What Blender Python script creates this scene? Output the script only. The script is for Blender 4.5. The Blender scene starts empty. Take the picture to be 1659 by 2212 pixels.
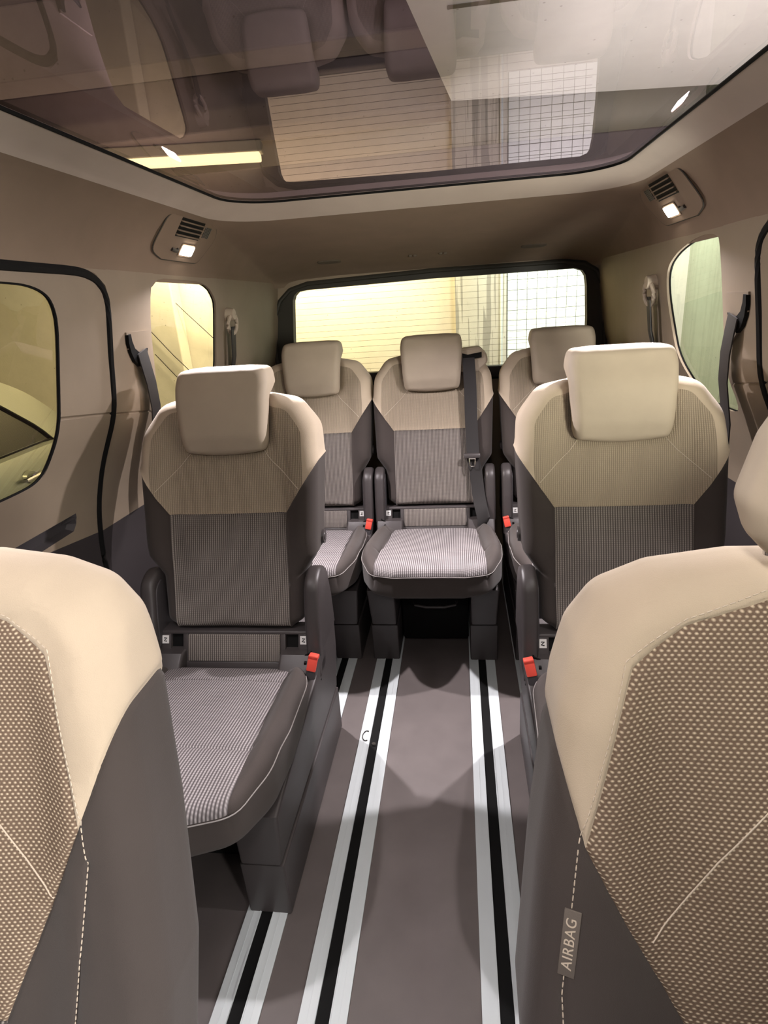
import bpy, bmesh, math, random
from mathutils import Vector, Matrix
from mathutils.geometry import delaunay_2d_cdt
from mathutils.bvhtree import BVHTree
random.seed(7)
SC = bpy.context.scene
COL = SC.collection
# ---------------------------------------------------------------- camera
CAM = Vector((0.1076, 0.0, 1.2707)); YAW, PIT, ROL, FPX = 0.1387, 0.3416, -0.0688, 1262.9
fwd = Vector((-math.sin(YAW)*math.cos(PIT), math.cos(YAW)*math.cos(PIT), -math.sin(PIT)))
r0 = Vector((math.cos(YAW), math.sin(YAW), 0)); u0 = r0.cross(fwd)
rt = r0*math.cos(ROL)+u0*math.sin(ROL); up = -r0*math.sin(ROL)+u0*math.cos(ROL)
cd = bpy.data.cameras.new('camera'); cam = bpy.data.objects.new('camera', cd); COL.objects.link(cam)
m = Matrix((rt, up, -fwd)).transposed().to_4x4(); m.translation = CAM; cam.matrix_world = m
cd.sensor_fit = 'VERTICAL'; cd.sensor_height = 36; cd.lens = FPX/2212*36; cd.clip_start = .02
SC.camera = cam
# ---------------------------------------------------------------- world, exposure
w = bpy.data.worlds.new('world'); SC.world = w; w.use_nodes = True
w.node_tree.nodes['Background'].inputs[0].default_value = (1.0, .88, .76, 1)
w.node_tree.nodes['Background'].inputs[1].default_value = .095
SC.view_settings.view_transform = 'Standard'; SC.view_settings.look = 'None'
SC.view_settings.exposure = -0.15; SC.view_settings.gamma = 1; SC.view_settings.use_curve_mapping = False
SC.cycles.max_bounces = 8; SC.cycles.transparent_max_bounces = 16
SC.cycles.use_denoising = True; SC.cycles.sample_clamp_indirect = 4

def area(name, loc, to, size, power, color, sy=None, spread=None):
    l = bpy.data.lights.new(name, 'AREA'); l.energy = power; l.color = color
    l.shape = 'RECTANGLE' if sy else 'SQUARE'; l.size = size
    if sy: l.size_y = sy
    if spread: l.spread = spread
    o = bpy.data.objects.new(name, l); COL.objects.link(o); o.location = loc
    o.rotation_euler = (Vector(to)-Vector(loc)).to_track_quat('-Z', 'Y').to_euler()
    return o
WARM = (1, .86, .68)
# garage tubes (the fixtures are built further down), plus added soffit fills
area('light_tube_rear', (-1.4, 4.86, 2.12), (-1.4, 5.6, .5), 2.2, 150, (1, .79, .45), .08)
area('light_tube_left', (-3.0, 1.5, 2.2), (-3.6, 3.2, .3), 1.8, 75, (1, .80, .42), .1)
area('light_tube_right', (1.2, 4.86, 2.12), (1.2, 5.6, .5), 1.4, 40, (.90, 1, .86), .08)
area('light_tube_side', (1.3, .8, 2.2), (1.95, 1.8, .6), 1.4, 4, (.95, 1, .80), .1)
area('light_soffit_fill', (1.55, -1.0, .9), (.9, 2.0, 2.3), .5, 250, (1, .96, .92), 1.2)  # fill light added to brighten the soffit, stands for no garage lamp
area('light_soffit_fill_rear', (1.65, 2.3, .1), (1.0, 2.7, 2.3), .4, 120, (1, .96, .92), 1.0)  # second added fill from below, also only there to lift the soffit
area('light_tube_ceiling', (-2.0, 4.1, 1.9), (-1.9, 3.9, 2.7), 1.2, 9, (1, .74, .50), .2)
# overhead lamps of the cabin (front pair beside the camera, out of frame)
area('light_front_lamp_left', (-.66, .80, 1.47), (-.46, .84, .4), .035, 2.2, (1, .92, .94), spread=math.radians(75))
area('light_front_lamp_right', (.68, .80, 1.47), (.46, .84, .4), .035, 2.2, (1, .92, .94), spread=math.radians(75))
area('light_map_floor', (.0, .14, 1.50), (-.02, .36, 0), .04, .6, (1, .92, .96), spread=math.radians(52))
area('light_map_left', (-.04, -.04, 1.51), (-.50, .5, .80), .09, 2.3, (1, .93, .88), spread=math.radians(95))
area('light_map_right', (.10, -.04, 1.51), (.52, .5, .80), .09, 2.3, (1, .93, .88), spread=math.radians(95))

# ---------------------------------------------------------------- materials
def newmat(name):
    mt = bpy.data.materials.new(name); mt.use_nodes = True
    nt = mt.node_tree; b = nt.nodes['Principled BSDF']
    return mt, nt, b
def N(nt, typ, **kw):
    n = nt.nodes.new(typ)
    for k, v in kw.items(): setattr(n, k, v)
    return n
def mth(nt, op, a, b=None, c=None):
    n = N(nt, 'ShaderNodeMath', operation=op)
    for i, x in enumerate((a, b, c)):
        if x is None: continue
        if isinstance(x, (int, float)): n.inputs[i].default_value = x
        else: nt.links.new(x, n.inputs[i])
    return n.outputs[0]
def mixc(nt, fac, a, b):
    n = N(nt, 'ShaderNodeMix', data_type='RGBA')
    for s, x in ((n.inputs[0], fac), (n.inputs[6], a), (n.inputs[7], b)):
        if isinstance(x, tuple): s.default_value = x+(1,) if len(x) == 3 else x
        elif isinstance(x, (int, float)): s.default_value = x
        else: nt.links.new(x, s)
    return n.outputs[2]
def coords(nt):
    tc = N(nt, 'ShaderNodeTexCoord'); s = N(nt, 'ShaderNodeSeparateXYZ'); nt.links.new(tc.outputs['Object'], s.inputs[0])
    return tc.outputs['Object'], s.outputs[0], s.outputs[1], s.outputs[2]
def noise(nt, vec, scale, detail=3, rough=.55, mp=None):
    n = N(nt, 'ShaderNodeTexNoise'); n.inputs['Scale'].default_value = scale
    n.inputs['Detail'].default_value = detail; n.inputs['Roughness'].default_value = rough
    if mp:
        q = N(nt, 'ShaderNodeMapping'); q.inputs['Scale'].default_value = mp; nt.links.new(vec, q.inputs[0]); vec = q.outputs[0]
    nt.links.new(vec, n.inputs['Vector']); return n.outputs['Fac']
def bump(nt, b, h, strength, dist):
    n = N(nt, 'ShaderNodeBump'); n.inputs['Strength'].default_value = strength; n.inputs['Distance'].default_value = dist
    nt.links.new(h, n.inputs['Height']); nt.links.new(n.outputs[0], b.inputs['Normal'])
def plain(name, col, rough=.6, metal=0, grain=None, gdist=.0006, var=.06, spec=.4, sheen=0):
    mt, nt, b = newmat(name)
    b.inputs['Roughness'].default_value = rough; b.inputs['Metallic'].default_value = metal
    b.inputs['Specular IOR Level'].default_value = spec
    if sheen: b.inputs['Sheen Weight'].default_value = sheen; b.inputs['Sheen Roughness'].default_value = .5
    o, x, y, z = coords(nt)
    f = noise(nt, o, 9, 4)
    lo = tuple(c*(1-var*2) for c in col); hi = tuple(min(1, c*(1+var*2)) for c in col)
    nt.links.new(mixc(nt, f, lo, hi), b.inputs['Base Color'])
    if grain: bump(nt, b, noise(nt, o, grain, 2), .5, gdist)
    return mt
def ribbed(name, light, dark, px=.0062, pz=.0052, axis='XZ', wx=.75):
    mt, nt, b = newmat(name); b.inputs['Roughness'].default_value = .85; b.inputs['Specular IOR Level'].default_value = .2
    o, x, y, z = coords(nt); v = z if axis == 'XZ' else y
    sx = mth(nt, 'MULTIPLY_ADD', mth(nt, 'SINE', mth(nt, 'MULTIPLY', x, 6.2832/px)), .5, .5)
    sv = mth(nt, 'MULTIPLY_ADD', mth(nt, 'SINE', mth(nt, 'MULTIPLY', v, 6.2832/pz)), .5, .5)
    h = mth(nt, 'MULTIPLY', sx, mth(nt, 'MULTIPLY_ADD', sv, 1-wx, wx))
    n = noise(nt, o, 14, 3)
    f = mth(nt, 'MULTIPLY', h, mth(nt, 'MULTIPLY_ADD', n, .5, .75))
    nt.links.new(mixc(nt, f, dark, light), b.inputs['Base Color'])
    bump(nt, b, h, .7, .0016)
    return mt
def dotted(name, base, dot, p=.0064):
    mt, nt, b = newmat(name); b.inputs['Roughness'].default_value = .85; b.inputs['Specular IOR Level'].default_value = .2
    o, x, y, z = coords(nt)
    v = mth(nt, 'DIVIDE', z, p*.62); row = mth(nt, 'FLOOR', v)
    off = mth(nt, 'MULTIPLY', mth(nt, 'FLOORED_MODULO', row, 2.0), .5)
    u = mth(nt, 'ADD', mth(nt, 'DIVIDE', x, p), off)
    fu = mth(nt, 'ABSOLUTE', mth(nt, 'SUBTRACT', mth(nt, 'FRACT', u), .5))
    fv = mth(nt, 'ABSOLUTE', mth(nt, 'SUBTRACT', mth(nt, 'FRACT', v), .5))
    d = mth(nt, 'SQRT', mth(nt, 'ADD', mth(nt, 'POWER', mth(nt, 'DIVIDE', fu, .27), 2.0), mth(nt, 'POWER', mth(nt, 'DIVIDE', fv, .30), 2.0)))
    s = mth(nt, 'SUBTRACT', 1.35, d); s.node.use_clamp = True
    n = noise(nt, o, 420, 2); n2 = noise(nt, o, 30, 2)
    f = mth(nt, 'MULTIPLY', s, mth(nt, 'MULTIPLY_ADD', n2, .7, .55))
    bc = mixc(nt, n, tuple(c*.6 for c in base), tuple(c*1.35 for c in base))
    nt.links.new(mixc(nt, f, bc, dot), b.inputs['Base Color'])
    bump(nt, b, s, .6, .0012)
    return mt
def emis(name, col, st):
    mt, nt, b = newmat(name); b.inputs['Base Color'].default_value = (*col, 1)
    b.inputs['Emission Color'].default_value = (*col, 1); b.inputs['Emission Strength'].default_value = st
    return mt
def glass(name, tint, refl, rough=.0, ior=1.5):
    mt = bpy.data.materials.new(name); mt.use_nodes = True; nt = mt.node_tree; nt.nodes.clear()
    out = N(nt, 'ShaderNodeOutputMaterial'); mx = N(nt, 'ShaderNodeMixShader'); tr = N(nt, 'ShaderNodeBsdfTransparent'); gl = N(nt, 'ShaderNodeBsdfGlossy')
    fr = N(nt, 'ShaderNodeFresnel'); ge = N(nt, 'ShaderNodeNewGeometry')
    nt.links.new(mth(nt, 'MULTIPLY_ADD', ge.outputs['Backfacing'], 1/ior-ior, ior), fr.inputs[0])
    tr.inputs[0].default_value = (*tint, 1); gl.inputs[0].default_value = (refl, refl*.86, refl*1.12, 1); gl.inputs['Roughness'].default_value = rough
    # both faces of the pane reflect
    f = mth(nt, 'DIVIDE', mth(nt, 'MULTIPLY', fr.outputs[0], 2.0), mth(nt, 'ADD', fr.outputs[0], 1.0))
    nt.links.new(f, mx.inputs[0]); nt.links.new(tr.outputs[0], mx.inputs[1]); nt.links.new(gl.outputs[0], mx.inputs[2]); nt.links.new(mx.outputs[0], out.inputs[0])
    return mt
def concrete(name, col, var=.25, streak=0, grid=None, gcol=(.2, .2, .18)):
    mt, nt, b = newmat(name); b.inputs['Roughness'].default_value = .9
    o, x, y, z = coords(nt)
    n1 = noise(nt, o, 1.3, 6, .6); n2 = noise(nt, o, 11, 5, .65)
    f = mth(nt, 'ADD', mth(nt, 'MULTIPLY', n1, .6), mth(nt, 'MULTIPLY', n2, .4))
    c = mixc(nt, f, tuple(q*(1-var*1.6) for q in col), tuple(min(1, q*(1+var)) for q in col))
    pit = N(nt, 'ShaderNodeTexVoronoi'); pit.inputs['Scale'].default_value = 17; nt.links.new(o, pit.inputs['Vector'])
    pf = mth(nt, 'LESS_THAN', pit.outputs['Distance'], .09)
    pf = mth(nt, 'MULTIPLY', pf, mth(nt, 'GREATER_THAN', noise(nt, o, 3.1, 2), .52))
    c = mixc(nt, mth(nt, 'MULTIPLY', pf, .55), c, tuple(q*.3 for q in col))
    if streak:
        sn = noise(nt, o, 1.0, 4, .6, mp=(26, 26, .7))
        sf = mth(nt, 'MULTIPLY', mth(nt, 'GREATER_THAN', sn, .54), streak)
        c = mixc(nt, sf, c, tuple(q*.42 for q in col))
    nt.links.new(c, b.inputs['Base Color']); bump(nt, b, n2, .4, .004)
    return mt

M = dict(
    beige=plain('beige_fabric', (.50, .415, .315), .9, grain=900, gdist=.0007, spec=.15, sheen=.15),
    head=plain('beige_vinyl', (.44, .37, .285), .65, grain=1400, gdist=.0003, spec=.3),
    dark=plain('charcoal_fabric', (.054, .044, .040), .85, grain=1100, gdist=.0006, spec=.25, sheen=.1),
    beige_rib=ribbed('beige_ribbed_fabric', (.43, .36, .27), (.28, .23, .17), .0048, .0045, wx=.6),
    dark_rib=ribbed('grey_ribbed_fabric', (.33, .295, .265), (.075, .065, .060), .0058, .0050, wx=.6),
    seat_rib=ribbed('grey_ribbed_seat_fabric', (.40, .37, .37), (.07, .062, .063), .0066, .0060, axis='XY', wx=.6),
    dots=dotted('brown_dotted_fabric', (.15, .105, .075), (.60, .50, .37)),
    dots_dark=dotted('charcoal_dotted_fabric', (.05, .042, .04), (.34, .31, .29)),
    thread=plain('cream_thread', (.55, .47, .38), .8),
    seamthread=plain('grey_thread', (.27, .25, .24), .8),
    plastic=plain('charcoal_plastic', (.052, .045, .045), .42, grain=1500, gdist=.0003, spec=.5),
    plastic2=plain('dark_plastic', (.05, .045, .048), .5, grain=1500, gdist=.0003, spec=.4),
    black=plain('black_rubber', (.006, .006, .006), .7, spec=.12),
    liner=plain('headliner_cloth', (.225, .170, .125), .95, grain=1200, gdist=.0005, spec=.1),
    trimroof=plain('roof_frame_trim', (.50, .43, .37), .8, grain=1200, gdist=.0003, spec=.2),
    wall=plain('wall_trim_plastic', (.245, .195, .142), .6, grain=1300, gdist=.0004, spec=.3),
    wall2=plain('lower_trim_plastic', (.03, .025, .026), .55, grain=1300, gdist=.0004),
    frame=plain('rear_window_surround', (.03, .028, .022), .6),
    red=plain('red_plastic', (.90, .10, .07), .35, spec=.5),
    chrome=plain('chrome', (.75, .74, .72), .18, 1.0),
    belt=plain('charcoal_webbing', (.030, .028, .028), .55, grain=700, gdist=.0005, spec=.2),
    white=plain('white_print', (.75, .74, .72), .6),
    alu=plain('brushed_aluminium', (.52, .56, .57), .45, .0, var=.03, spec=.6),
    floor=plain('brown_grey_vinyl', (.112, .096, .092), .38, grain=1500, gdist=.0003, var=.12, spec=.5),
    silver=plain('pale_silver_paint', (.42, .44, .38), .3, .3, var=.01, spec=.6),
    carglass=plain('dark_car_glass', (.012, .012, .006), .15, spec=.25),
    lamp=emis('reading_lamp_glow', (1, .90, .78), 30),
    tube=emis('tube_glow', (1, .82, .42), 4),
    tube2=emis('pale_tube_glow', (.9, 1, .8), 10),
    fixture=plain('fixture_metal', (.3, .28, .24), .5),
    roofglass=glass('tinted_roof_glass', (.68, .63, .66), .60, ior=1.45),
    pane=glass('clear_window_glass', (.93, .95, .88), .25),
    tint=glass('lightly_tinted_glass', (.80, .80, .70), .5),
    wire=plain('heating_wire', (.10, .085, .05), .6),
    conc=concrete('wall_concrete', (.60, .57, .50), .16),
    conc_streak=concrete('stained_concrete', (.52, .50, .45), .18, streak=.75),
    conc_green=concrete('side_concrete', (.36, .39, .31), .22, streak=.15),
    conc_left=concrete('left_concrete', (.46, .42, .30), .2),
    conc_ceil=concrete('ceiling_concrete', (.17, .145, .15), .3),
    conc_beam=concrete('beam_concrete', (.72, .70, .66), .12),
    asphalt=plain('garage_floor', (.16, .15, .14), .8),
    tile=plain('pale_tile', (.80, .84, .80), .35, var=.02),
    grout=plain('dark_grout', (.28, .29, .26), .9),
)
for k in ('pane', 'tint', 'roofglass'): pass

# ---------------------------------------------------------------- object helpers
def link(name, me, parent=None):
    o = bpy.data.objects.new(name, me); COL.objects.link(o)
    if parent: o.parent = parent
    return o
def tomesh(name, bm, mat, smooth=True):
    me = bpy.data.meshes.new(name); bm.normal_update(); bm.to_mesh(me); bm.free()
    me.materials.append(M[mat] if isinstance(mat, str) else mat)
    if smooth:
        for p in me.polygons: p.use_smooth = True
        try: me.set_sharp_from_angle(angle=math.radians(38))
        except Exception: pass
    return me
def obj(name, bm, mat, parent=None, smooth=True):
    return link(name, tomesh(name, bm, mat, smooth), parent)
def tag(o, label=None, cat=None, group=None, kind=None):
    if label: o['label'] = label
    if cat: o['category'] = cat
    if group: o['group'] = group
    if kind: o['kind'] = kind
    return o
def empty(name, loc=(0, 0, 0)):
    o = bpy.data.objects.new(name, None); COL.objects.link(o); o.location = loc; o.empty_display_size = .05; return o
def copy_tree(o, parent=None):
    c = o.copy(); COL.objects.link(c); c.parent = parent
    for ch in list(o.children): copy_tree(ch, c)
    return c
def box(bm, lo, hi, bev=0, mtx=None):
    r = bmesh.ops.create_cube(bm, size=1); vs = r['verts']
    for v in vs: v.co = Vector([(lo[i]+hi[i])/2+v.co[i]*(hi[i]-lo[i]) for i in range(3)])
    if bev:
        es = list({e for v in vs for e in v.link_edges})
        r2 = bmesh.ops.bevel(bm, geom=vs+es, offset=bev, segments=2, affect='EDGES', profile=.5)
        vs = list({v for f in r2['faces'] for v in f.verts} | {v for v in vs if v.is_valid})
    if mtx:
        for v in vs: v.co = mtx @ v.co
    return vs
def tube(bm, pts, r, n=8, cap=True, flat=1.0):
    pts = [Vector(p) for p in pts]; rings = []
    ref = Vector((0, 0, 1))
    for i, p in enumerate(pts):
        t = (pts[min(i+1, len(pts)-1)]-pts[max(i-1, 0)]).normalized()
        a = t.cross(ref)
        if a.length < .05: a = t.cross(Vector((1, 0, 0)))
        a.normalize(); b = t.cross(a)
        rr = r[i] if isinstance(r, (list, tuple)) else r
        rings.append([bm.verts.new(p+a*math.cos(k*2*math.pi/n)*rr+b*math.sin(k*2*math.pi/n)*rr*flat) for k in range(n)])
    for A, B in zip(rings, rings[1:]):
        for k in range(n): bm.faces.new((A[k], A[(k+1) % n], B[(k+1) % n], B[k]))
    if cap: bm.faces.new(rings[0][::-1]); bm.faces.new(rings[-1])
def round_poly(pts, seg=5):
    """pts: (a,b,r) corners, anticlockwise or clockwise; returns rounded outline"""
    out = []; n = len(pts)
    for i in range(n):
        p = Vector(pts[i][:2]); r = pts[i][2] if len(pts[i]) > 2 else 0
        a = Vector(pts[i-1][:2])-p; b = Vector(pts[(i+1) % n][:2])-p
        if r <= 0: out.append(p); continue
        la, lb = a.length, b.length; a.normalize(); b.normalize()
        ang = a.angle(b); t = min(r/math.tan(ang/2), la*.49, lb*.49)
        p0, p1 = p+a*t, p+b*t
        for k in range(seg+1):
            s = k/seg; out.append(p0*(1-s)**2+p*2*s*(1-s)+p1*s*s)
    return out
def densify(pts, L=.016):
    out = []; n = len(pts)
    for i in range(n):
        p, q = pts[i], pts[(i+1) % n]; k = max(1, math.ceil((q-p).length/L))
        for j in range(k): out.append(p.lerp(q, j/k))
    return out
def sym(half):  # half outline a>=0 bottom to top -> full
    return half+[(-p[0],)+tuple(p[1:]) for p in reversed(half)]
def pillow(outline, c0, c1, front, back, rf, rb, nin=12, ne=7, horiz=False, rind=None):
    """closed solid in (a,b,w) space, rings toward a medial segment. returns bm with int layer 'ring' (0 front inside,1 front edge,2 side,3 back)"""
    bm = bmesh.new(); lay = bm.faces.layers.int.new('zone')
    def med(p):
        if horiz: return Vector((min(max(p.x, c0), c1), horiz))
        return Vector((0, min(max(p.y, c0), c1)))
    C = [med(p) for p in outline]
    n = len(outline)
    def ring(dd, f, r, sgn, edge):
        R = []
        for p, c in zip(outline, C):
            v = c-p; L = v.length
            if dd is None: q = p
            elif dd[0] == 'e': q = p+v.normalized()*min(dd[1], L*.9)
            else: q = p+v*(1-(1-dd[1])*(1-min(r/L, .9)))
            d = (q-p).length
            wv = f(q.x, q.y)-sgn*(r*(1-math.sqrt(max(0, 1-(1-min(d, r)/r)**2))) if r > 0 else 0)
            R.append(bm.verts.new((q.x, q.y, wv)))
        return R
    F = []; zones = []
    for k in range(nin): F.append(ring(('i', 1-k/nin*1.0), front, rf, 1, 0)); zones.append(0)
    for k in range(ne+1):
        th = k/ne*math.pi/2; F.append(ring(('e', rf*(1-math.sin(th))), front, rf, 1, 1)); zones.append(1)
    for k in range(1, 4):
        R = []
        for i in range(n):
            a = F[nin+ne][i].co; wb = back(a.x, a.y)+rb; R.append(bm.verts.new((a.x, a.y, a.z+(wb-a.z)*k/4)))
        F.append(R); zones.append(2)
    for k in range(5):
        th = (1-k/4)*math.pi/2
        F.append(ring(('e', rb*(1-math.sin(th))), back, rb, -1, 1)); zones.append(2)
    for k in range(1, 4): F.append(ring(('i', k/3*1.0), back, rb, -1, 0)); zones.append(3)
    for j in range(len(F)-1):
        A, B = F[j], F[j+1]
        for i in range(n):
            try:
                f = bm.faces.new((A[i], A[(i+1) % n], B[(i+1) % n], B[i])); f[lay] = zones[j+1] if j >= nin else 0
            except ValueError: pass
    bmesh.ops.remove_doubles(bm, verts=bm.verts, dist=.0004)
    # fill the centre slits if any remain
    be = [e for e in bm.edges if e.is_boundary]
    if be: bmesh.ops.holes_fill(bm, edges=be, sides=0)
    bmesh.ops.recalc_face_normals(bm, faces=bm.faces)
    return bm
def cut(bm, p, q, zones=None, off=.0032):
    """cut the whole solid by the plane through line pq (a,b space); plus parallels"""
    p = Vector((*p, 0)); q = Vector((*q, 0)); d = (q-p).normalized(); nrm = Vector((-d.y, d.x, 0))
    for o in (-off, 0, off):
        bmesh.ops.bisect_plane(bm, geom=bm.verts[:]+bm.edges[:]+bm.faces[:], dist=1e-5, plane_co=p+nrm*o, plane_no=nrm)
def segdist(x, y, s):
    (ax, ay), (bx, by) = s; dx, dy = bx-ax, by-ay; t = max(0, min(1, ((x-ax)*dx+(y-ay)*dy)/(dx*dx+dy*dy+1e-12)))
    return math.hypot(x-ax-t*dx, y-ay-t*dy)
def groove(bm, segs, depth=.003, width=.003, cond=None):
    bm.normal_update()
    mv = []
    for v in bm.verts:
        if cond and not cond(v): continue
        d = min(segdist(v.co.x, v.co.y, s) for s in segs)
        if d < width*3: mv.append((v, v.normal*depth*math.exp(-(d/width)**2)))
    for v, o in mv: v.co -= o
def inpoly(x, y, P):
    c = False; j = len(P)-1
    for i in range(len(P)):
        if (P[i][1] > y) != (P[j][1] > y) and x < (P[j][0]-P[i][0])*(y-P[i][1])/(P[j][1]-P[i][1])+P[i][0]: c = not c
        j = i
    return c
TWO = ('side_bolster',)
def presort(bm, classify):
    lay = bm.faces.layers.int['zone']; bm.normal_update(); cl = bm.faces.layers.int.new('cls'); names = []
    for f in bm.faces:
        c = f.calc_center_median(); nm = classify(c.x, c.y, c.z, f[lay], f.normal)
        if nm in TWO: nm = nm+('<' if c.x < 0 else '>')
        if nm not in names: names.append(nm)
        f[cl] = names.index(nm)
    return names
def split_parts(bm, names, mapping, mats, parent):
    cl = bm.faces.layers.int['cls']; groups = {}
    for f in bm.faces: groups.setdefault(names[f[cl]], []).append(f)
    # shared smooth normals over the seams
    vn = {v.index: v.normal.copy() for v in bm.verts}; bm.verts.index_update()
    res = {}
    for name, fs in groups.items():
        if name is None: continue
        idx = {}; vs = []; faces = []
        for f in fs:
            ff = []
            for v in f.verts:
                if v not in idx: idx[v] = len(vs); vs.append(mapping(v.co))
                ff.append(idx[v])
            faces.append(ff)
        nm = name.rstrip('<>'); me = bpy.data.meshes.new(nm); me.from_pydata(vs, [], faces)
        me.materials.append(M[mats[nm]])
        for p in me.polygons: p.use_smooth = True
        res[name] = link(nm, me, parent)
    return res
def smooth01(x, a, b):
    t = max(0, min(1, (x-a)/(b-a))); return t*t*(3-2*t)
def proj_poly(bvh, pts, mapping, step=.006, lift=.0004):
    """follow a polyline over the front surface"""
    out = []
    for (a, b), (c, d) in zip(pts, pts[1:]):
        k = max(1, round(math.hypot(c-a, d-b)/step))
        for j in range(k): out.append((a+(c-a)*j/k, b+(d-b)*j/k))
    out.append(pts[-1]); res = []
    for a, b in out:
        h = bvh.ray_cast(Vector((a, b, 1)), Vector((0, 0, -1)))
        if h[0]: res.append((h[0], h[1]))
    return [mapping(p+n*lift) for p, n in res]
def stitches(bm, path, r=.0008, dash=.0052, gap=.0024):
    """short thread lengths along a 3D path"""
    L = 0; segs = [(0, path[0])]
    for a, b in zip(path, path[1:]): L += (b-a).length; segs.append((L, b))
    def at(s):
        for (l0, p0), (l1, p1) in zip(segs, segs[1:]):
            if l1 >= s: return p0.lerp(p1, (s-l0)/max(1e-9, l1-l0))
        return segs[-1][1]
    s = 0
    while s+dash < L:
        tube(bm, [at(s), at(s+dash*.5), at(s+dash)], [r*.7, r, r*.7], 5); s += dash+gap

# ---------------------------------------------------------------- single seat (second and third row)
BS = .316
def seat_back(root):
    half = [(.165, .459, .03), (.197, .480, .02), (.204, .600, .02), (.240, .655, .025), (.250, .880, .10), (.245, .975, .07), (.195, 1.045, .06), (.10, 1.064, .05)]
    outl = densify(round_poly(sym(half)))
    def front(a, b):
        a = abs(a)
        w = .024*smooth01(a, .14, .205)*smooth01(b, .58, .70)*(1-smooth01(b, .90, 1.03))
        w += .010*math.exp(-((b-.66)/.12)**2)*(1-smooth01(a, .1, .17))
        w -= .034*(1-smooth01(a, .10, .145))*smooth01(b, .90, .955)
        w += .004*(1-(a/.16)**2) if a < .16 else 0
        return w
    def back(a, b): return -.105-.02*smooth01(b, .5, .6)+.035*smooth01(b, .92, 1.06)
    bm = pillow(outl, .56, .93, front, back, .036, .03)
    mp = lambda c: Vector((c.x, .448+BS*(c.y-.459)-c.z, c.y))
    ws, zs = .1655, .766
    D0, D1 = (ws, zs), (.257, .905)
    segs = [((-ws, zs), (ws, zs))]
    for s in (-1, 1):
        segs += [((s*ws, zs), (s*D1[0], D1[1])), ((s*ws, zs), (s*.160, .44))]
    for sg in segs: cut(bm, *sg)
    def cl(a, b, w, z, n):
        A = abs(a)
        diag = D0[1]+(A-D0[0])*(D1[1]-D0[1])/(D1[0]-D0[0])
        light = b > zs and (b > diag or A < ws)
        if z == 3 or (z == 2 and n.z < -.4): return 'back_shell'
        if light: return 'upper_panel' if (z == 0 or n.z > .62) else 'shoulder_cover'
        ins = ws+(b-zs)*(.160-ws)/(.44-zs)
        if A < ins and b < zs and (z <= 1): return 'lower_panel'
        return 'side_bolster'
    cl = presort(bm, cl); groove(bm, segs, .0035, .0032); bvh = BVHTree.FromBMesh(bm)
    p = split_parts(bm, cl, mp, dict(back_shell='plastic2', upper_panel='beige_rib', shoulder_cover='beige', lower_panel='dark_rib', side_bolster='dark'), root)
    if 'upper_panel' in p: p['upper_panel']['label'] = 'beige ribbed cloth panel'; p['shoulder_cover']['label'] = 'smooth beige cloth cover'
    if 'lower_panel' in p: p['lower_panel']['label'] = 'dark ribbed cloth panel'
    for s in (-1, 1):
        t = bmesh.new()
        pts = proj_poly(bvh, [(s*.083, .938), (s*.10, .925), (s*.128, .893), (s*.200, .829)], mp, lift=-.0004)
        tube(t, pts, .0009, 5)
        obj('seam_line', t, 'thread', root)
    # small round lever on the inboard flank
    t = bmesh.new()
    for s in (1,):
        c = mp(Vector((s*.236, .676, -.070)))
        tube(t, [c+Vector((.0, 0, 0)), c+Vector((.012, 0, 0))], [.021, .019], 20); tube(t, [c+Vector((.011, 0, 0)), c+Vector((.014, 0, 0))], [.013, .011], 16)
    obj('release_knob', t, 'plastic', root)
def headrest(root, y0, z0, h=.213, wt=.127, wb=.117, slope=.20, post_z=.93, mat='head', lobe=True, half=None):
    half = half or [(wb*.95, 0, .03), (wb, .02, .035), (wt*1.01, h*.80, .05), (wt*.96, h-.004, .04), (wt*.5, h, .05)]
    outl = densify(round_poly(sym(half)), .014)
    outl = [Vector((p.x, p.y-(.010*(1-(p.x/wb)**2) if p.y < .03 and abs(p.x) < wb else 0))) for p in outl]
    def front(a, b): return -.022*smooth01(b, h*.55, h)+.006*(1-(a/wt)**2)-.012*(1-smooth01(b, 0, .05))
    def back(a, b): return -.062-(.055*smooth01(b, h*.62, h*.78) if lobe else 0)
    bm = pillow(outl, .06, h-.07, front, back, .024, .022, nin=8)
    for v in bm.verts: v.co = Vector((v.co.x, y0+slope*v.co.y-v.co.z, z0+v.co.y))
    pad = obj('headrest', bm, mat, root)
    for s in (-1, 1):
        t = bmesh.new(); tube(t, [(s*.07, y0+(.095 if lobe else .035)+slope*h*.6, z0+h*.55), (s*.07, y0+(.105 if lobe else .035), z0+.0)], .0065, 10); obj('post', t, 'chrome', pad)
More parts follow.
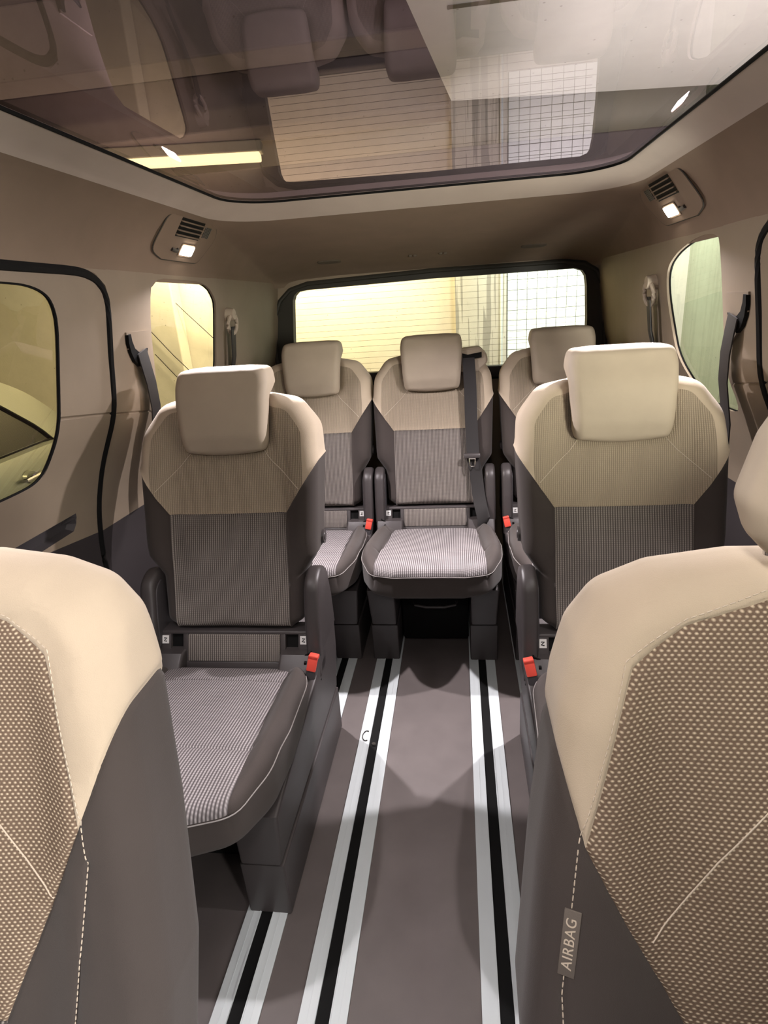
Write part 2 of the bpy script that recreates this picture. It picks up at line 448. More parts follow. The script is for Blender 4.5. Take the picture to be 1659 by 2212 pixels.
def seat_cushion(root):
    half = [(.0, -.150, 0), (.12, -.147, .05), (.200, -.115, .08), (.244, -.02, .13), (.249, .10, .2), (.236, .30, .2), (.205, .385, .04), (.19, .400, .02)]
    full = half+[(-p[0],)+p[1:] for p in reversed(half[1:])]
    outl = densify(round_poly(full))
    def ins(b): return .193+(b+.13)*(.163-.193)/.55
    def front(a, b):
        a = abs(a); base = .450-.138*(b+.13)
        drop = .012*(1-smooth01(b, -.16, -.02))
        side = .036*smooth01(a, ins(b)-.005, ins(b)+.035)*smooth01(b, -.13, .06)*(1-smooth01(b, .33, .42))
        return base-drop+side+.006*(1-(a/.2)**2)
    def back(a, b): return .334-.01*smooth01(b, 0, .3)
    bm = pillow(outl, 0.0, .24, front, back, .032, .02)
    segs = []
    for s in (-1, 1): segs.append(((s*ins(-.2), -.2), (s*ins(.45), .45)))
    x1 = [((-.18, .315), (.18, .315)), ((-.19, .035), (.19, .035))]
    for sg in segs+x1: cut(bm, *sg)
    mp = lambda c: Vector((c.x, c.y, c.z))
    def cl(a, b, w, z, n):
        if z >= 2 or n.z < .16: return 'base_cover'
        return 'centre_panel' if abs(a) < ins(b) else 'side_bolster'
    cl = presort(bm, cl)
    groove(bm, segs, .004, .0034, cond=lambda v: v.co.z > .37)
    groove(bm, x1, .0035, .003, cond=lambda v: v.co.z > .35)
    split_parts(bm, cl, mp, dict(base_cover='dark', centre_panel='seat_rib', side_bolster='dark'), root)
    t = bmesh.new()
    # piping just inside the outline
    path = []
    for p in outl:
        c = Vector((0, min(max(p.y, 0), .24))); v = (c-p).normalized(); q = p+v*.0012
        h = front(p.x, p.y)-.028
        path.append(Vector((q.x-v.x*.0022, q.y-v.y*.0022, h)))
    keep = [q for q in path if q.y < .34]
    i0 = max(range(len(path)), key=lambda i: path[i].y)
    ordered = path[i0:]+path[:i0]; ordered = [q for q in ordered if q.y < .34]
    tube(t, ordered, .0013, 5)
    obj('piping', t, 'seamthread', root)
def prism(bm, poly, x0, x1, bev=.006, axis='X'):
    va = [bm.verts.new((x0, p[0], p[1]) if axis == 'X' else (p[0], x0, p[1])) for p in poly]
    vb = [bm.verts.new((x1, p[0], p[1]) if axis == 'X' else (p[0], x1, p[1])) for p in poly]
    n = len(poly); fs = [bm.faces.new(va), bm.faces.new(vb[::-1])]
    for i in range(n): fs.append(bm.faces.new((va[(i+1) % n], va[i], vb[i], vb[(i+1) % n])))
    bmesh.ops.recalc_face_normals(bm, faces=fs)
    if bev:
        es = list({e for f in fs[:2] for e in f.edges})
        bmesh.ops.bevel(bm, geom=es, offset=bev, segments=3, affect='EDGES', profile=.5, clamp_overlap=True)
def seat_base(root, inboard):
    for s in (-1, 1):
        # recliner arm
        P = round_poly([(.405, .40, 0), (.425, .50, .05), (.452, .600, .06), (.505, .622, .05), (.565, .60, .06), (.592, .50, .05), (.60, .40, 0)])
        t = bmesh.new(); prism(t, P, s*.209, s*.250, .013); arm = obj('recliner_arm', t, 'plastic', root)
        P2 = round_poly([(.425, .42, 0), (.440, .50, .03), (.462, .578, .04), (.505, .597, .04), (.505, .42, 0)])
        t = bmesh.new(); prism(t, P2, s*.206, s*.2125, .002); obj('arm_cap', t, 'plastic2', arm)
        # side panel and foot
        t = bmesh.new()
        P = [(-.004, .158), (-.012, .300), (.10, .325), (.36, .372), (.405, .410), (.600, .412), (.625, .30), (.620, .158)]
        prism(t, P, s*.135, s*.228, .008)
        for v in t.verts:
            k = smooth01(v.co.z, .16, .42); 
            if abs(v.co.x) > .18: v.co.x += s*.018*k
            elif v.co.y < .35: v.co.x += s*.0
        sp = obj('side_panel', t, 'plastic', root)
        t = bmesh.new(); prism(t, [(.004, 0.004), (-.002, .152), (.620, .152), (.618, 0.004)], s*.132, s*.231, .005)
        obj('foot', t, 'plastic', root)
        # dark slot and ribbed clip on the flank
        t = bmesh.new(); box(t, (min(s*.206, s*.212), .385, .372), (max(s*.206, s*.212)+.001, .402, .40), .001); obj('clip', t, 'black', sp)
    # cross frame with pockets, leaning back a little
    y0, y1 = .418, .47
    def lean(t):
        for v in t.verts: v.co.y += (v.co.z-.385)*.42
    t = bmesh.new()
    box(t, (-.246, y0, .4475), (.246, y1, .4560), .002)
    box(t, (-.246, y0, .345), (.246, y1, .380), .003)
    for s in (-1, 1):
        box(t, (min(s*.131, s*.146), y0+.001, .37), (max(s*.131, s*.146), y1, .455), .002)
        box(t, (min(s*.181, s*.214), y0+.001, .37), (max(s*.181, s*.214), y1, .455), .002)
        box(t, (min(s*.210, s*.246), y0-.004, .35), (max(s*.210, s*.246), y1, .460), .006)
    lean(t); obj('cross_frame', t, 'plastic', root)
    for s in (-1, 1):
        t = bmesh.new(); box(t, (min(s*.145, s*.182), y0+.013, .378), (max(s*.145, s*.182), y0+.03, .449), 0); lean(t); obj('pocket_shade', t, 'black', root)  # black block stands in for the shade inside each pocket
    t = bmesh.new(); box(t, (-.131, y0-.003, .381), (.131, y0+.04, .4475), .003); lean(t); obj('lumbar_strip', t, 'dark_rib', root)
    for s in (-1, 1):
        t = bmesh.new(); box(t, (min(s*.187, s*.206), y0-.0005, .424), (max(s*.187, s*.206), y0+.001, .444), 0); lean(t); tg = obj('anchor_mark', t, 'white', root)
        t = bmesh.new(); c = s*.1965
        tube(t, [(c-.004, y0-.0008, .438), (c+.004, y0-.0008, .4385), (c-.004, y0-.0008, .431), (c+.004, y0-.0008, .430)], .0013, 6)
        lean(t); obj('symbol', t, 'black', tg)
    # underframe
    t = bmesh.new(); box(t, (-.128, .13, .012), (.128, .56, .30), .01); obj('underframe', t, 'black', root)
    t = bmesh.new(); tube(t, [(-.075, .085, .205), (-.07, .065, .200), (-.03, .052, .198), (.04, .052, .198), (.08, .065, .200), (.085, .085, .205)], .005, 8); obj('slide_bar', t, 'plastic', root)
    t = bmesh.new(); tube(t, [(-.085, .07, .255), (.10, .07, .255)], .003, 8); obj('slide_bar', t, 'plastic', root)
    # buckle on the inboard side
    for s in inboard:
        t = bmesh.new(); mx = Matrix.Translation((s*.234, .372, .402)) @ Matrix.Rotation(math.radians(-14), 4, 'X') @ Matrix.Rotation(math.radians(12*s), 4, 'Y')
        box(t, (-.013, -.012, -.060), (.013, .012, .020), .004, mx); bk = obj('buckle', t, 'plastic2', root)
        t = bmesh.new(); box(t, (-.0125, -.017, -.012), (.0125, -.008, .030), .003, mx); box(t, (-.0125, -.017, .018), (.0125, .008, .031), .003, mx)
        obj('release_button', t, 'red', bk)
        t = bmesh.new(); tube(t, [(s*.234, .385, .35), (s*.236, .41, .33), (s*.232, .43, .35)], .006, 6); obj('buckle_stalk', t, 'black', bk)
        t = bmesh.new(); box(t, (s*.230-.005, y0+.010, .425), (s*.230+.005, y0+.017, .446), 0); tube(t, [(s*.230, y0+.008, .43), (s*.222, y0-.012, .415), (s*.205, y0-.012, .407)], .003, 5)
        obj('release_strap', t, 'black', root)

def make_seat(label, inboard):
    r = empty('passenger_seat'); tag(r, label, 'seat', 'single seats of the second and third row')
    seat_back(r); headrest(r, .560, .925); seat_cushion(r); seat_base(r, inboard)
    return r
proto = make_seat('second-row single seat left of the aisle, full cushion in view, red buckle at its right', (1,))
proto.location = (-.5155, .8858, 0)
def place(loc, label, inb):
    c = copy_tree(proto); c.location = loc; c['label'] = label
    if inb != 1:
        for ch in list(c.children):
            if ch.name.startswith(('buckle', 'release_strap')) or ch.name.startswith('release_knob'):
                if inb == 0 and ch.name.startswith('buckle'):
                    for g in list(ch.children): bpy.data.objects.remove(g)
                    bpy.data.objects.remove(ch)
                else: ch.scale.x = -1
    return c
place((.5028, .8778, 0), 'second-row single seat right of the aisle, partly behind the front right seat', -1)
place((-.5080, 1.8772, 0), 'third-row rear seat on the left, behind the left second-row seat', 1)
mid = place((0, 1.8772, 0), 'middle rear seat of the third row with a belt hanging over its backrest', 0)
place((.5268, 1.8772, 0), 'third-row rear seat on the right, mostly behind the right second-row seat', -1)

# ---------------------------------------------------------------- front seats
def front_seat(dz, k, MI, ST):
    r = empty('front_seat')
    half = [(.20, .30, .03), (.292, .36, .05), (.302, .55, .1), (.288-k*.5, .72, .1), (.267-k, .88, .10), (.250-k, .958-dz, .05), (.222-k, 1.000-dz, .045), (.165-k*.5, 1.024-dz, .05), (.08, 1.036-dz, .05)]
    outl = densify(round_poly(sym(half)), .014)
    def front(a, b):
        A = abs(a)
        w = .020*smooth01(A, .15, .22)*(1-smooth01(b, .86, 1.0))
        w += .012*math.exp(-((b-.66)/.18)**2)*(1-smooth01(A, .08, .2))
        # a shallow crease where the shoulder facet meets the top
        w -= .30*max(0, A+(b-.9)*1.15-.262)
        return w
    def back(a, b): return -.115+.03*smooth01(b, .9, 1.04)
    bm = pillow(outl, .45, .82, front, back, .042, .035, nin=12, ne=9)
    mp = lambda c: Vector((c.x, BS*(c.y-.9)-c.z, c.y))
    cx, cz = MI[-2]
    poly = MI+[(-a, b) for a, b in reversed(MI)]
    segs = []
    for p, q in zip(MI, MI[1:]): segs += [(p, q), ((-p[0], p[1]), (-q[0], q[1]))]
    D = ((cx, cz), (.290, .915)); V = (ST[-4], ST[-3]); V2 = (ST[-3], ST[-2])
    ex, ez = MI[-1]; Hs = ((-ex, ez), (ex, ez))
    for s in (-1, 1):
        for g in (D, V, V2): segs.append(tuple((s*x, y) for x, y in g))
        segs.append(((s*ex, ez), (s*(ex-.004), .28)))
    segs.append(Hs)
    for sg in segs: cut(bm, *sg, off=.0028)
    def cl(a, b, w, z, n):
        A = abs(a)
        if z == 3: return 'back_shell'
        if inpoly(a, b, poly) and z <= 1: return 'upper_panel'
        if b < ez and A < ex and z <= 1: return 'lower_panel'
        if b > cz and (A < cx or b > cz+(A-cx)*((.915-cz)/(.290-cx))): return 'shoulder_cover'
        return 'side_bolster'
    cl = presort(bm, cl); groove(bm, segs, .0035, .0028); bvh = BVHTree.FromBMesh(bm)
    p = split_parts(bm, cl, mp, dict(back_shell='plastic2', upper_panel='dots', lower_panel='dots_dark', shoulder_cover='beige', side_bolster='dark'), r)
    p['upper_panel']['label'] = 'brown dotted cloth panel'; p['shoulder_cover']['label'] = 'smooth beige cloth cover'
    for s in (-1, 1):
        t = bmesh.new()
        L = [(a+(.008 if i > 2 else 0), b+(.008 if i < 4 else 0)) for i, (a, b) in enumerate(MI[:-1])]
        pth = proj_poly(bvh, [(s*a, b) for a, b in L], mp, lift=.0006); stitches(t, pth)
        obj('stitching', t, 'thread', r)
        t = bmesh.new()
        pth = proj_poly(bvh, [(s*a, b) for a, b in ST], mp, lift=.0006); stitches(t, pth)
        obj('stitching', t, 'thread', r)
        t = bmesh.new()
        pth = proj_poly(bvh, [(s*a, b) for a, b in [(.0, .822), (.066, .800), (.116, .747), (.176, .668)]], mp, lift=.0); tube(t, pth, .0009, 5)
        obj('seam_line', t, 'thread', r)
    headrest(r, -.004, 1.030, h=.185, wt=.118, wb=.085, slope=.10, lobe=False, half=[(.070, 0, .03), (.092, .020, .03), (.104, .055, .03), (.088, .110, .04), (.056, .165, .04), (.03, .175, .03)])
    return r, bvh, mp
fs, fbvh, fmap = front_seat(.014, 0, [(0, .990), (.062, .985), (.130, .962), (.174, .928), (.188, .884), (.206, .808), (.216, .752), (.108, .523)], [(.224, .752), (.228, .72), (.217, .645), (.199, .53), (.18, .36)])
tag(fs, 'front seat filling the lower left corner, dotted brown panel and beige shoulder', 'seat', 'front seats')
fs.location = (-.53, .5, 0)
fr, fbvh, fmap = front_seat(.025, .008, [(0, .990), (.062, .985), (.140, .960), (.190, .924), (.205, .880), (.226, .806), (.240, .762), (.113, .523)], [(.247, .762), (.256, .69), (.264, .62), (.262, .55), (.24, .36)])
tag(fr, 'x', 'seat', 'front seats'); fr.location = (.46, .5, 0)
fr['label'] = 'front seat filling the lower right corner with an airbag tag on its side'
# the airbag tag on the right seat, sewn into its inner side seam
def airbag_tag(root):
    a0, b0, a1, b1 = -.264, .640, -.256, .705
    P = [proj_poly(fbvh, [(a0-.0*k, b0), (a1, b1)], fmap, step=.01, lift=.0)[j] for k in (0,) for j in (0, -1)]
    h = fbvh.ray_cast(Vector(((a0+a1)/2+.004, (b0+b1)/2, 1)), Vector((0, 0, -1))); nrm = h[1]
    lo = fmap(h[0]); nw = Vector((nrm.x, -nrm.z, nrm.y+BS*nrm.z)).normalized()
    nw = (nw+Vector((-.15, -.5, 0))).normalized()
    upv = (P[1]-P[0]).normalized(); rv = upv.cross(nw).normalized(); nw = rv.cross(upv).normalized()
    if nw.y > 0: nw = -nw; rv = -rv
    mx = Matrix((upv, -rv if rv.x > 0 else rv, nw)).transposed().to_4x4(); mx.translation = lo+nw*.003
    t = bmesh.new(); box(t, (-.034, -.0080, -.0012), (.034, .0080, .0008), .0006, mx); tg = obj('fabric_tag', t, 'tagcloth', root)
    cu = bpy.data.curves.new('t', 'FONT'); cu.body = 'AIRBAG'; cu.size = .0140; cu.align_x = 'CENTER'; cu.align_y = 'CENTER'; cu.extrude = .0002; cu.space_character = 1.12
    to = bpy.data.objects.new('t', cu); COL.objects.link(to)
    me = bpy.data.meshes.new_from_object(to.evaluated_get(bpy.context.evaluated_depsgraph_get())); bpy.data.objects.remove(to)
    me.transform(mx @ Matrix.Translation((0, 0, .0011))); me.materials.clear(); me.materials.append(M['thread'])
    link('lettering', me, tg)
M['tagcloth'] = plain('tag_cloth', (.13, .11, .095), .9, grain=900)
airbag_tag(fr)

# ---------------------------------------------------------------- floor and rails
t = bmesh.new(); box(t, (-.95, -.6, -.06), (.95, 3.0, -.001)); tag(obj('floor', t, 'floor', smooth=False), kind='structure')
def rail(x, label, first=[None]):
    if first[0] is None:
        r = empty('floor_rail'); first[0] = r
        t = bmesh.new(); box(t, (-.047, -.5, -.0009), (.047, 2.92, .0006)); obj('slot', t, 'black', r, False)
        for s in (-1, 1):
            t = bmesh.new(); a, b = (s*.0135, s*.0470); a, b = min(a, b), max(a, b)
            box(t, (a, -.5, -.0005), (b, 2.92, .0035), .0008)
            c = s*.0305; box(t, (c-.0012, -.5, .003), (c+.0012, 2.92, .0043)); c = s*.0150; box(t, (c-.0012, -.5, .003), (c+.0012, 2.92, .0052))
            obj('rail_strip', t, 'alu', r, False)
    else: r = copy_tree(first[0])
    r.location = (x, 0, 0); tag(r, label, 'rail', 'aluminium floor rails'); return r
rail(-.1734, 'aluminium floor rail left of the aisle centre, under the middle rear seat')
rail(.1734, 'aluminium floor rail right of the aisle centre, under the middle rear seat')
rail(-.3430, 'aluminium floor rail running under the inner feet of the left seats')
rail(.3400, 'aluminium floor rail running under the inner feet of the right seats')
rail(-.6890, 'aluminium floor rail hidden under the outer feet of the left seats')
rail(.6760, 'aluminium floor rail hidden under the outer feet of the right seats')
t = bmesh.new(); tube(t, [(-.200+.012*math.cos(a), 1.46+.022*math.sin(a), .0055) for a in [math.pi*(.35+k*.13) for k in range(11)]], .0018, 6)
tag(obj('retaining_clip', t, 'chrome'), 'small curved metal clip on the left aisle rail', 'clip')
t = bmesh.new(); tube(t, [(-.172, 1.425, .001), (-.172, 1.425, .008)], .006, 10)
tag(obj('stop_pin', t, 'chrome'), 'small shiny pin in the slot of the left aisle rail', 'pin')

# ---------------------------------------------------------------- side walls
ZS = [-.1, .65, .78, .90, 1.05, 1.36, 1.37, 1.41, 1.5]; XS = [.93, .93, .91, .87, .795, .75, .75, .745, .69]
def XW(z): return sum(XW0(z+k*.014) for k in range(-3, 4))/7 if z < 1.30 else XW0(z)
def XW0(z):
    for (z0, x0), (z1, x1) in zip(zip(ZS, XS), list(zip(ZS, XS))[1:]):
        if z <= z1: return x0+(x1-x0)*(max(z, z0)-z0)/(z1-z0)
    return XS[-1]
def sheet(outer, holes, lines, mapf, thick, name, mat, parent=None, grid=.035, cls=None, mats=None, depth=None, extra=()):
    """triangulated panel in (p,q) with holes; mapf(p,q,d)->3D, d outward depth"""
    loops = [outer]+holes; V = []; E = []
    for lp in loops:
        lp = densify([Vector(q) for q in lp], grid); i0 = len(V); V += lp; E += [(i0+k, i0+(k+1) % len(lp)) for k in range(len(lp))]
    for ln in lines:
        pts = [Vector(ln[0])]
        for a, b in zip(ln, ln[1:]):
            a, b = Vector(a), Vector(b); k = max(1, math.ceil((b-a).length/grid)); pts += [a.lerp(b, j/k) for j in range(1, k+1)]
        i0 = len(V); V += pts; E += [(i0+k, i0+k+1) for k in range(len(pts)-1)]
    xs = [p.x for p in loops_pts(outer)]; ys = [p.y for p in loops_pts(outer)]
    x = min(xs)+grid*.5
    while x < max(xs):
        y = min(ys)+grid*.5
        while y < max(ys):
            if inpoly(x, y, outer) and not any(inpoly(x, y, h) for h in holes): V.append(Vector((x+.003*math.sin(37*y), y)))
            y += grid
        x += grid
    vs, es, fs_, *_ = delaunay_2d_cdt(V, E, [], 0, 1e-5)
    bm = bmesh.new(); F = [bm.verts.new(mapf(v.x, v.y, depth(v.x, v.y) if depth else 0)) for v in vs]; Bk = [None]*len(vs)
    fl = bm.faces.layers.int.new('zone'); used = []; names = {}
    for f in fs_:
        c = sum((vs[i] for i in f), Vector((0, 0)))/len(f)
        if not inpoly(c.x, c.y, outer) or any(inpoly(c.x, c.y, h) for h in holes): continue
        fc = bm.faces.new([F[i] for i in f]); used.append(fc)
        if cls: nm = cls(c.x, c.y); fc[fl] = names.setdefault(nm, len(names))
    loose = [v for v in bm.verts if not v.link_faces]; idx = {F[i]: i for i in range(len(F))}
    be = [(e.verts[0], e.verts[1], e.link_faces[0][fl]) for e in bm.edges if e.is_boundary and e.link_faces]
    for a, b, zz in be:
        q = []
        for v in (a, b):
            i = idx[v]
            if Bk[i] is None: Bk[i] = bm.verts.new(mapf(vs[i].x, vs[i].y, thick))
            q.append(Bk[i])
        fc = bm.faces.new((a, b, q[1], q[0])); fc[fl] = zz
    bmesh.ops.delete(bm, geom=loose, context='VERTS')
    bmesh.ops.recalc_face_normals(bm, faces=bm.faces)
    if not cls: return obj(name, bm, mat, parent)
    res = {}
    for nm, k in names.items():
        b2 = bm.copy(); l2 = b2.faces.layers.int['zone']
        bmesh.ops.delete(b2, geom=[f for f in b2.faces if f[l2] != k], context='FACES')
        res[nm] = obj(nm, b2, mats[nm], parent)
    bm.free(); return res
def loops_pts(lp): return [Vector(p) for p in lp]
def chaikin(P, closed=True, it=2):
    for _ in range(it):
        out = []; n = len(P)
        if not closed: out.append(P[0])
        for i in range(n if closed else n-1):
            a, b = Vector(P[i]), Vector(P[(i+1) % n])
            if (b-a).length < .012: out.append(a.lerp(b, .5))
            else: k = min(.25, .03/(b-a).length); out += [a.lerp(b, k), a.lerp(b, 1-k)]
        if not closed: out.append(P[-1])
        P = [tuple(q) for q in out]
    return P
def wallmap(s): return lambda y, z, d: Vector((s*(XW(z)+d), y, z))
DOOR = [(-.5, 0), (1.445, 0), (1.445, 1.20), (1.452, 1.31), (1.440, 1.342), (1.412, 1.364), (1.36, 1.376), (1.30, 1.379), (-.5, 1.379)]
DWIN = [(.05, .928), (1.064, .928), (1.151, .930), (1.185, .938), (1.208, .960), (1.226, 1.025), (1.235, 1.09), (1.262, 1.27), (1.255, 1.313), (1.232, 1.339), (1.178, 1.355), (1.10, 1.358), (.05, 1.358)]
QL = [(1.705, .93), (1.674, 1.255), (1.687, 1.355), (1.705, 1.362), (1.743, 1.383), (2.028, 1.381), (2.104, 1.365), (2.150, 1.335), (2.171, 1.310), (2.160, 1.08), (2.12, .93)]
QR = [(1.645, .93), (1.643, 1.05), (1.648, 1.277), (1.656, 1.365), (1.665, 1.372), (1.710, 1.386), (1.82, 1.382), (1.954, 1.356), (2.049, 1.316), (2.062, 1.235), (2.003, 1.068), (1.95, .99), (1.90, .93)]
DWIN = chaikin(DWIN); QL = chaikin(QL, it=1); QR = chaikin(QR, it=2)
def dline(y): return .751-.16*(y-1.185)
def sline(y): return 1.043-.135*(y-1.44)
for s, QW, nm in ((-1, QL, 'left'), (1, QR, 'right')):
    hole = [(-.55, -.001), (1.466, -.001), (1.466, 1.20), (1.474, 1.318), (1.458, 1.358), (1.42, 1.384), (1.36, 1.397), (-.55, 1.398)]
    outer = [(1.466, -.02), (2.975, -.02), (2.975, 1.405), (-.55, 1.405), (-.55, 1.398)]+hole[-2:1:-1]
    outer = [(1.466, -.02), (2.975, -.02), (2.975, 1.405), (-.55, 1.405), (-.55, 1.398), (1.36, 1.397), (1.42, 1.384), (1.458, 1.358), (1.474, 1.318), (1.466, 1.20)]
    r = empty('wall_'+nm); tag(r, kind='structure')
    QB = .93
    lines = []
    for off in (-.004, 0, .004):
        ey = min(q[0] for q in QW if True)-.012
        lines.append([(1.468, sline(1.468)+off), (ey, sline(ey)+off)])
    lines.append([(1.468, dline(1.468)), (2.974, dline(1.468)-.02)])
    def dep(y, z, QW=QW):
        e = min(q[0] for q in QW)-.011
        return .005 if (abs(z-sline(y)) < .0015 and y < e) else 0
    def cls(y, z): return 'lower_trim' if z < dline(1.468)-.013*(y-1.468) else 'upper_trim'
    sheet(outer, [QW], lines, wallmap(s), .010, 'w', 'wall', r, cls=cls, mats=dict(lower_trim='wall2', upper_trim='wall'), depth=dep, grid=.04)
    # door
    d = empty('door_1' if s < 0 else 'door_2'); tag(d, kind='structure')
    PK = [(.95, .800), (1.348, .802), (1.352, .790), (1.350, .772), (1.338, .755), (1.185, .752), (.95, .758)]
    PKi = [(.955, .793), (1.340, .795), (1.344, .788), (1.342, .774), (1.334, .763), (1.185, .760), (.955, .765)]
    lines = [[(1.222+.01, 1.072+o), (1.4449, 1.045+o)] for o in (-.004, 0, .004)]
    lines.append([(-.5, .93), (.3, .752), (.95, .750), (1.185, .745), (1.4449, dline(1.445))])
    lines += [PK+[PK[0]], PKi+[PKi[0]]]
    def dep(y, z):
        if inpoly(y, z, [(a, b+(.0008 if b > .78 else -.0008)) for a, b in PKi]): return .022
        if y > 1.23 and abs(z-(1.072-.127*(y-1.232))) < .0016: return .005
        return 0
    def cls(y, z):
        if inpoly(y, z, PK): return 'door_pocket'
        zz = .750 if y < .95 else (.750-.005*(y-.95)/.235 if y < 1.185 else .745+(dline(1.445)-.745)*(y-1.185)/.26)
        return 'lower_trim' if z < zz-.0 else 'upper_trim'
    sheet(DOOR, [DWIN], lines, wallmap(s), .010, 'd', 'wall', d, cls=cls, mats=dict(lower_trim='wall2', upper_trim='wall', door_pocket='plastic2'), depth=dep, grid=.04)
    # rubber seals
    t = bmesh.new(); tube(t, [Vector((s*(XW(z)+.006), y, z)) for y, z in chaikin([(1.456, 0), (1.456, .3), (1.456, .6), (1.456, .7), (1.456, .78), (1.456, .84), (1.456, .9), (1.456, .97), (1.456, 1.05), (1.457, 1.2), (1.463, 1.312), (1.449, 1.350), (1.416, 1.374), (1.36, 1.387), (.5, 1.389), (-.5, 1.389)], False)], .0125, 8)
    obj('door_seal', t, 'black', r)
    def wloop(W, r_, nmx, mat, par, off):
        t = bmesh.new(); W2 = densify(round_poly([(*p, .02) for p in W], 3), .04)
        tube(t, [Vector((s*(XW(p.y)+off), p.x, p.y)) for p in W2+[W2[0]]], r_, 6, cap=False); obj(nmx, t, mat, par)
    wloop(DWIN, .004, 'window_seal', 'black', d, .004); wloop(QW, .003, 'window_seal', 'black', r, .010)
    for W, nn, off, mat in ((DWIN, 'pane', .008, 'tint'), (QW, 'pane', .012, 'pane')):
        t = bmesh.new(); Wd = W
        f = bmesh.ops.triangle_fill
        vs = [t.verts.new((s*(XW(z)+off), y, z)) for y, z in Wd]
        es = [t.edges.new((vs[i], vs[(i+1) % len(vs)])) for i in range(len(vs))]
        bmesh.ops.triangle_fill(t, use_beauty=True, use_dissolve=False, edges=es)
        obj(nn, t, mat, d if W is DWIN else r, False)

# ---------------------------------------------------------------- roof: headliner ring, glass
def rrect(x, y0, y1, r, nc=8):
    """half-width x, closed loop starting front-left going round, sampled consistently"""
    P = []
    def arc(cx, cy, a0):
        for k in range(nc+1):
            a = a0+math.pi/2*k/nc; P.append((cx+r*math.cos(a), cy+r*math.sin(a)))
    arc(x-r, y1-r, 0); arc(-x+r, y1-r, math.pi/2)
    arc(-x+r, y0+r, math.pi); arc(x-r, y0+r, math.pi*1.5)
    out = []; n = len(P)
    segk = {nc: 16, nc*2+1: 24, nc*3+2: 16, nc*4+3: 24}
    for i in range(n):
        out.append(P[i]); k = segk.get(i)
        if k:
            a, b = P[i], P[(i+1) % n]
            for j in range(1, k): out.append((a[0]+(b[0]-a[0])*j/k, a[1]+(b[1]-a[1])*j/k))
    return out
RL = [ # half x, y1, radius, z side, z rear
    (.566, 1.953, .15, 1.5895, 1.5895), (.566, 1.953, .15, 1.588, 1.588), (.572, 1.960, .15, 1.583, 1.583), (.595, 1.990, .16, 1.572, 1.572), (.622, 2.035, .17, 1.558, 1.557), (.636, 2.060, .18, 1.548, 1.549),
    (.650, 2.12, .18, 1.538, 1.540), (.668, 2.25, .18, 1.522, 1.522), (.690, 2.42, .17, 1.497, 1.502), (.712, 2.62, .16, 1.467, 1.480), (.730, 2.78, .14, 1.437, 1.458), (.742, 2.90, .12, 1.412, 1.432), (.748, 2.965, .10, 1.390, 1.408), (.751, 2.975, .09, 1.372, 1.398)]
def ringpts(p):
    x, y1, r, zs, zr = p; out = []
    for (a, b) in rrect(x, -.5-(x-.565)*2, y1, r):
        t = smooth01(b, y1-.55, y1-.02)*(1-smooth01(abs(a), x-.20, x)) 
        out.append(Vector((a, b, zs+(zr-zs)*t)))
    return out
def ringmesh(rs):
    bm = bmesh.new(); R = [[bm.verts.new(v) for v in ringpts(p)] for p in rs]
    for A, B in zip(R, R[1:]):
        n = len(A)
        for i in range(n): bm.faces.new((A[i], A[(i+1) % n], B[(i+1) % n], B[i]))
    bmesh.ops.recalc_face_normals(bm, faces=bm.faces); return bm
ceil = empty('ceiling'); tag(ceil, kind='structure')
def fine(rs, k=3):
    out = []
    for a, b in zip(rs, rs[1:]):
        for j in range(k): out.append(tuple(a[i]+(b[i]-a[i])*j/k for i in range(5)))
    return out+[rs[-1]]
bm = ringmesh(fine(RL[5:]))
hbvh = BVHTree.FromBMesh(bm)
obj('headliner', bm, 'liner', ceil); obj('sunroof_frame', ringmesh(fine(RL[:6])), 'trimroof', ceil)['label'] = 'smooth lighter frame round the roof glass'
t = bmesh.new(); P = ringpts((.566, 1.953, .15, 1.5855, 1.5855)); tube(t, P+[P[0]], .0035, 6, cap=False); obj('sunroof_seal', t, 'black', ceil)
# outer roof skin so that no light leaks in around the glass
t = bmesh.new()
R0 = [t.verts.new(v) for v in ringpts((.572, 1.962, .15, 1.5905, 1.5905))]
R1 = [t.verts.new(v) for v in ringpts((.80, 3.0, .15, 1.55, 1.56))]
R2 = [t.verts.new(v) for v in ringpts((.86, 3.06, .12, 1.42, 1.45))]
for A, B in ((R0, R1), (R1, R2)):
    for i in range(len(A)): t.faces.new((A[i], A[(i+1) % len(A)], B[(i+1) % len(A)], B[i]))
obj('roof_skin', t, 'plastic2', ceil)
bmg = bmesh.new(); V = [bmg.verts.new(v) for v in ringpts((.575, 1.965, .15, 1.5892, 1.5892))]; bmg.faces.new(V[::-1])
tag(obj('window_1', bmg, 'roofglass', None, False), kind='structure')

